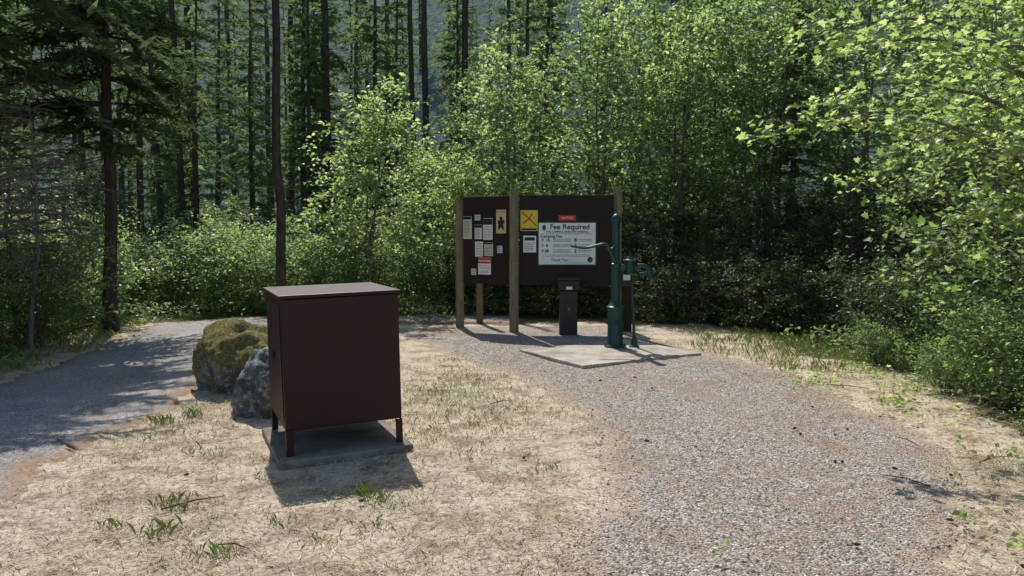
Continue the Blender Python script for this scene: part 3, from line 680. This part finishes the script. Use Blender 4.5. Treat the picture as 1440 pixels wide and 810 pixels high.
for a0,a1,w in [((-.11,.12),(.12,-.10),.009),((-.09,-.06),(.02,.03),.012),((.0,.01),(.05,.09),.010)]:
    p=np.array(a0);q=np.array(a1);d=(q-p)/np.linalg.norm(q-p);s_=np.array([-d[1],d[0]])*w
    mb.add([(.235+a[0],-.0215-w*.05,1.78+a[1]) for a in(p-s_,q-s_,q+s_,p+s_)],[(0,1,2,3)])
obj('pictogram',mb.mesh('pictogram',[M_red]),parent=ys); plate('caption',.24,.03,M_black,ys,.235,1.63,-.0205,.001)
ns2=rsign('notice_sheet'); plate('sheet',.2,.26,M_white,ns2,.245,1.40); plate('header',.16,.05,M_iron,ns2,.245,1.48,-.019,.002); lines(ns2,.245,1.36,.16,.14,5,9)
rs=rsign('red_label_sign'); plate('board',.27,.08,M_red,rs,.83,1.805); text('heading','NOTICE',.05,M_white,rs,.83,1.805,-.0195)

fb_=empty('fee_deposit_box',(.86,11.78,0))
box('pillar',-.135,.135,-.10,.10,-.02,.70,M_iron,fb_,.01); box('head',-.155,.155,-.125,.12,.702,.86,M_iron,fb_,.012)
box('hood',-.165,.165,-.15,.13,.862,.885,M_iron,fb_,.006); box('slot',-.08,.08,-.135,-.1255,.79,.805,M_black,fb_,0)
box('label',-.04,.05,-.13,-.1255,.72,.765,M_white,fb_,0); box('lock_door',-.07,.07,-.112,-.101,.30,.55,M_iron,fb_,.004); box('padlock',-.02,.02,-.13,-.113,.40,.45,M_dead,fb_,.004)
box('envelope_box',1.71,1.86,12.02,12.12,.74,.98,M_iron,kb,.006); box('envelope_label',1.73,1.84,12.012,12.0195,.84,.95,M_paper,kb,0)

# ---------------------------------------------------------------- water pump
box_=MB(); q=np.array([(.09,10.2),(.83,8.95),(2.45,9.9),(1.68,11.15)])
V=[(x,y,-.05) for x,y in q]+[(x,y,.035) for x,y in q]
box_.add(V,[(3,2,1,0),(4,5,6,7),(0,1,5,4),(1,2,6,5),(2,3,7,6),(3,0,4,7)])
o=obj('concrete_slab',box_.mesh('concrete_slab',[M_conc])); bevel(o,.012)
wp=empty('water_pump',(1.42,10.42,.035),(0,0,0))
lathe('column',[(0,0),(.15,0),(.15,.025),(.115,.03),(.105,.05),(.105,.50),(.118,.505),(.118,.55),(.10,.56),(.07,.62),(.062,.64),(.062,1.08),(.072,1.085),(.072,1.13),(.052,1.14),(.05,1.68),(.062,1.685),(.062,1.75),(.05,1.77),(.03,1.79),(.0,1.8)],M_green,wp,(-.02,0,0))
for k in range(6):
    a=k*1.047; lathe('bolt_%d'%(k+1),[(0,0),(.012,0),(.012,.02),(0,.022)],M_green,wp,(-.02+.132*math.cos(a),.132*math.sin(a),.025),sides=6)
tubeobj('lever_handle',catmull([(.05,-.03,1.13),(-.06,-.07,1.20),(-.12,-.08,1.33),(-.18,-.08,1.39),(-.30,-.08,1.37),(-.46,-.08,1.34),(-.64,-.08,1.37)],5),np.concatenate([np.full(10,.024),np.linspace(.024,.014,21)]),M_green,wp)
tubeobj('lever_link',[(-.12,-.08,1.30),(-.06,-.07,1.36),(-.02,-.06,1.30)],[.015,.015,.015],M_green,wp)
lathe('pump_head',[(0,0),(.085,0),(.095,.01),(.095,.03),(.075,.035),(.075,.17),(.095,.175),(.095,.20),(.06,.21),(.04,.24),(0,.245)],M_green,wp,(.17,0,.98))
box('head_bracket',.02,.15,-.035,.035,1.03,1.12,M_green,wp,.01)
tubeobj('spout',catmull([(.23,0,1.09),(.33,0,1.10),(.41,0,1.07),(.44,0,.99)],5),np.linspace(.035,.028,16),M_green,wp)
tubeobj('side_lug',[(.30,0,.98),(.40,0,1.0),(.47,-.01,.97)],[.03,.02,.026],M_green,wp)
tubeobj('supply_pipe',catmull([(.21,0,1.0),(.21,0,.7),(.23,0,.3),(.24,0,.0)],5),.021,M_green,wp)
lathe('pipe_foot',[(0,0),(.07,0),(.07,.015),(.045,.02),(.04,.09),(.028,.13),(.022,.15)],M_green,wp,(.24,0,0))
tubeobj('piston_rod',[(.17,0,1.2),(.17,0,1.3)],.012,M_green,wp)
tubeobj('hose_bib',[(-.02,-.06,.36),(-.02,-.14,.36),(-.02,-.16,.31)],.018,M_green,wp)

# ---------------------------------------------------------------- light / camera
el=R(53); az=R(-17)
S=Vector((math.sin(az)*math.cos(el),math.cos(az)*math.cos(el),math.sin(el)))
ld=bpy.data.lights.new('sun','SUN'); ld.energy=5; ld.angle=R(.5); ld.color=(1,.97,.92)
lo=bpy.data.objects.new('sun',ld); COL.objects.link(lo); lo.rotation_euler=S.to_track_quat('Z','Y').to_euler()
w=bpy.data.worlds.new('World'); scene.world=w; w.use_nodes=True; nt=w.node_tree
sk=nt.nodes.new('ShaderNodeTexSky'); sk.sky_type='NISHITA'; sk.sun_disc=False; sk.sun_elevation=el; sk.sun_rotation=az
nt.links.new(sk.outputs[0],nt.nodes['Background'].inputs[0]); nt.nodes['Background'].inputs[1].default_value=.14
cd=bpy.data.cameras.new('camera'); cd.sensor_width=36; cd.lens=27.2; cd.clip_end=1000; cd.clip_start=.05
co=bpy.data.objects.new('camera',cd); COL.objects.link(co); co.location=(0,0,1.6); co.rotation_euler=(R(90-4.2),0,0)
scene.camera=co
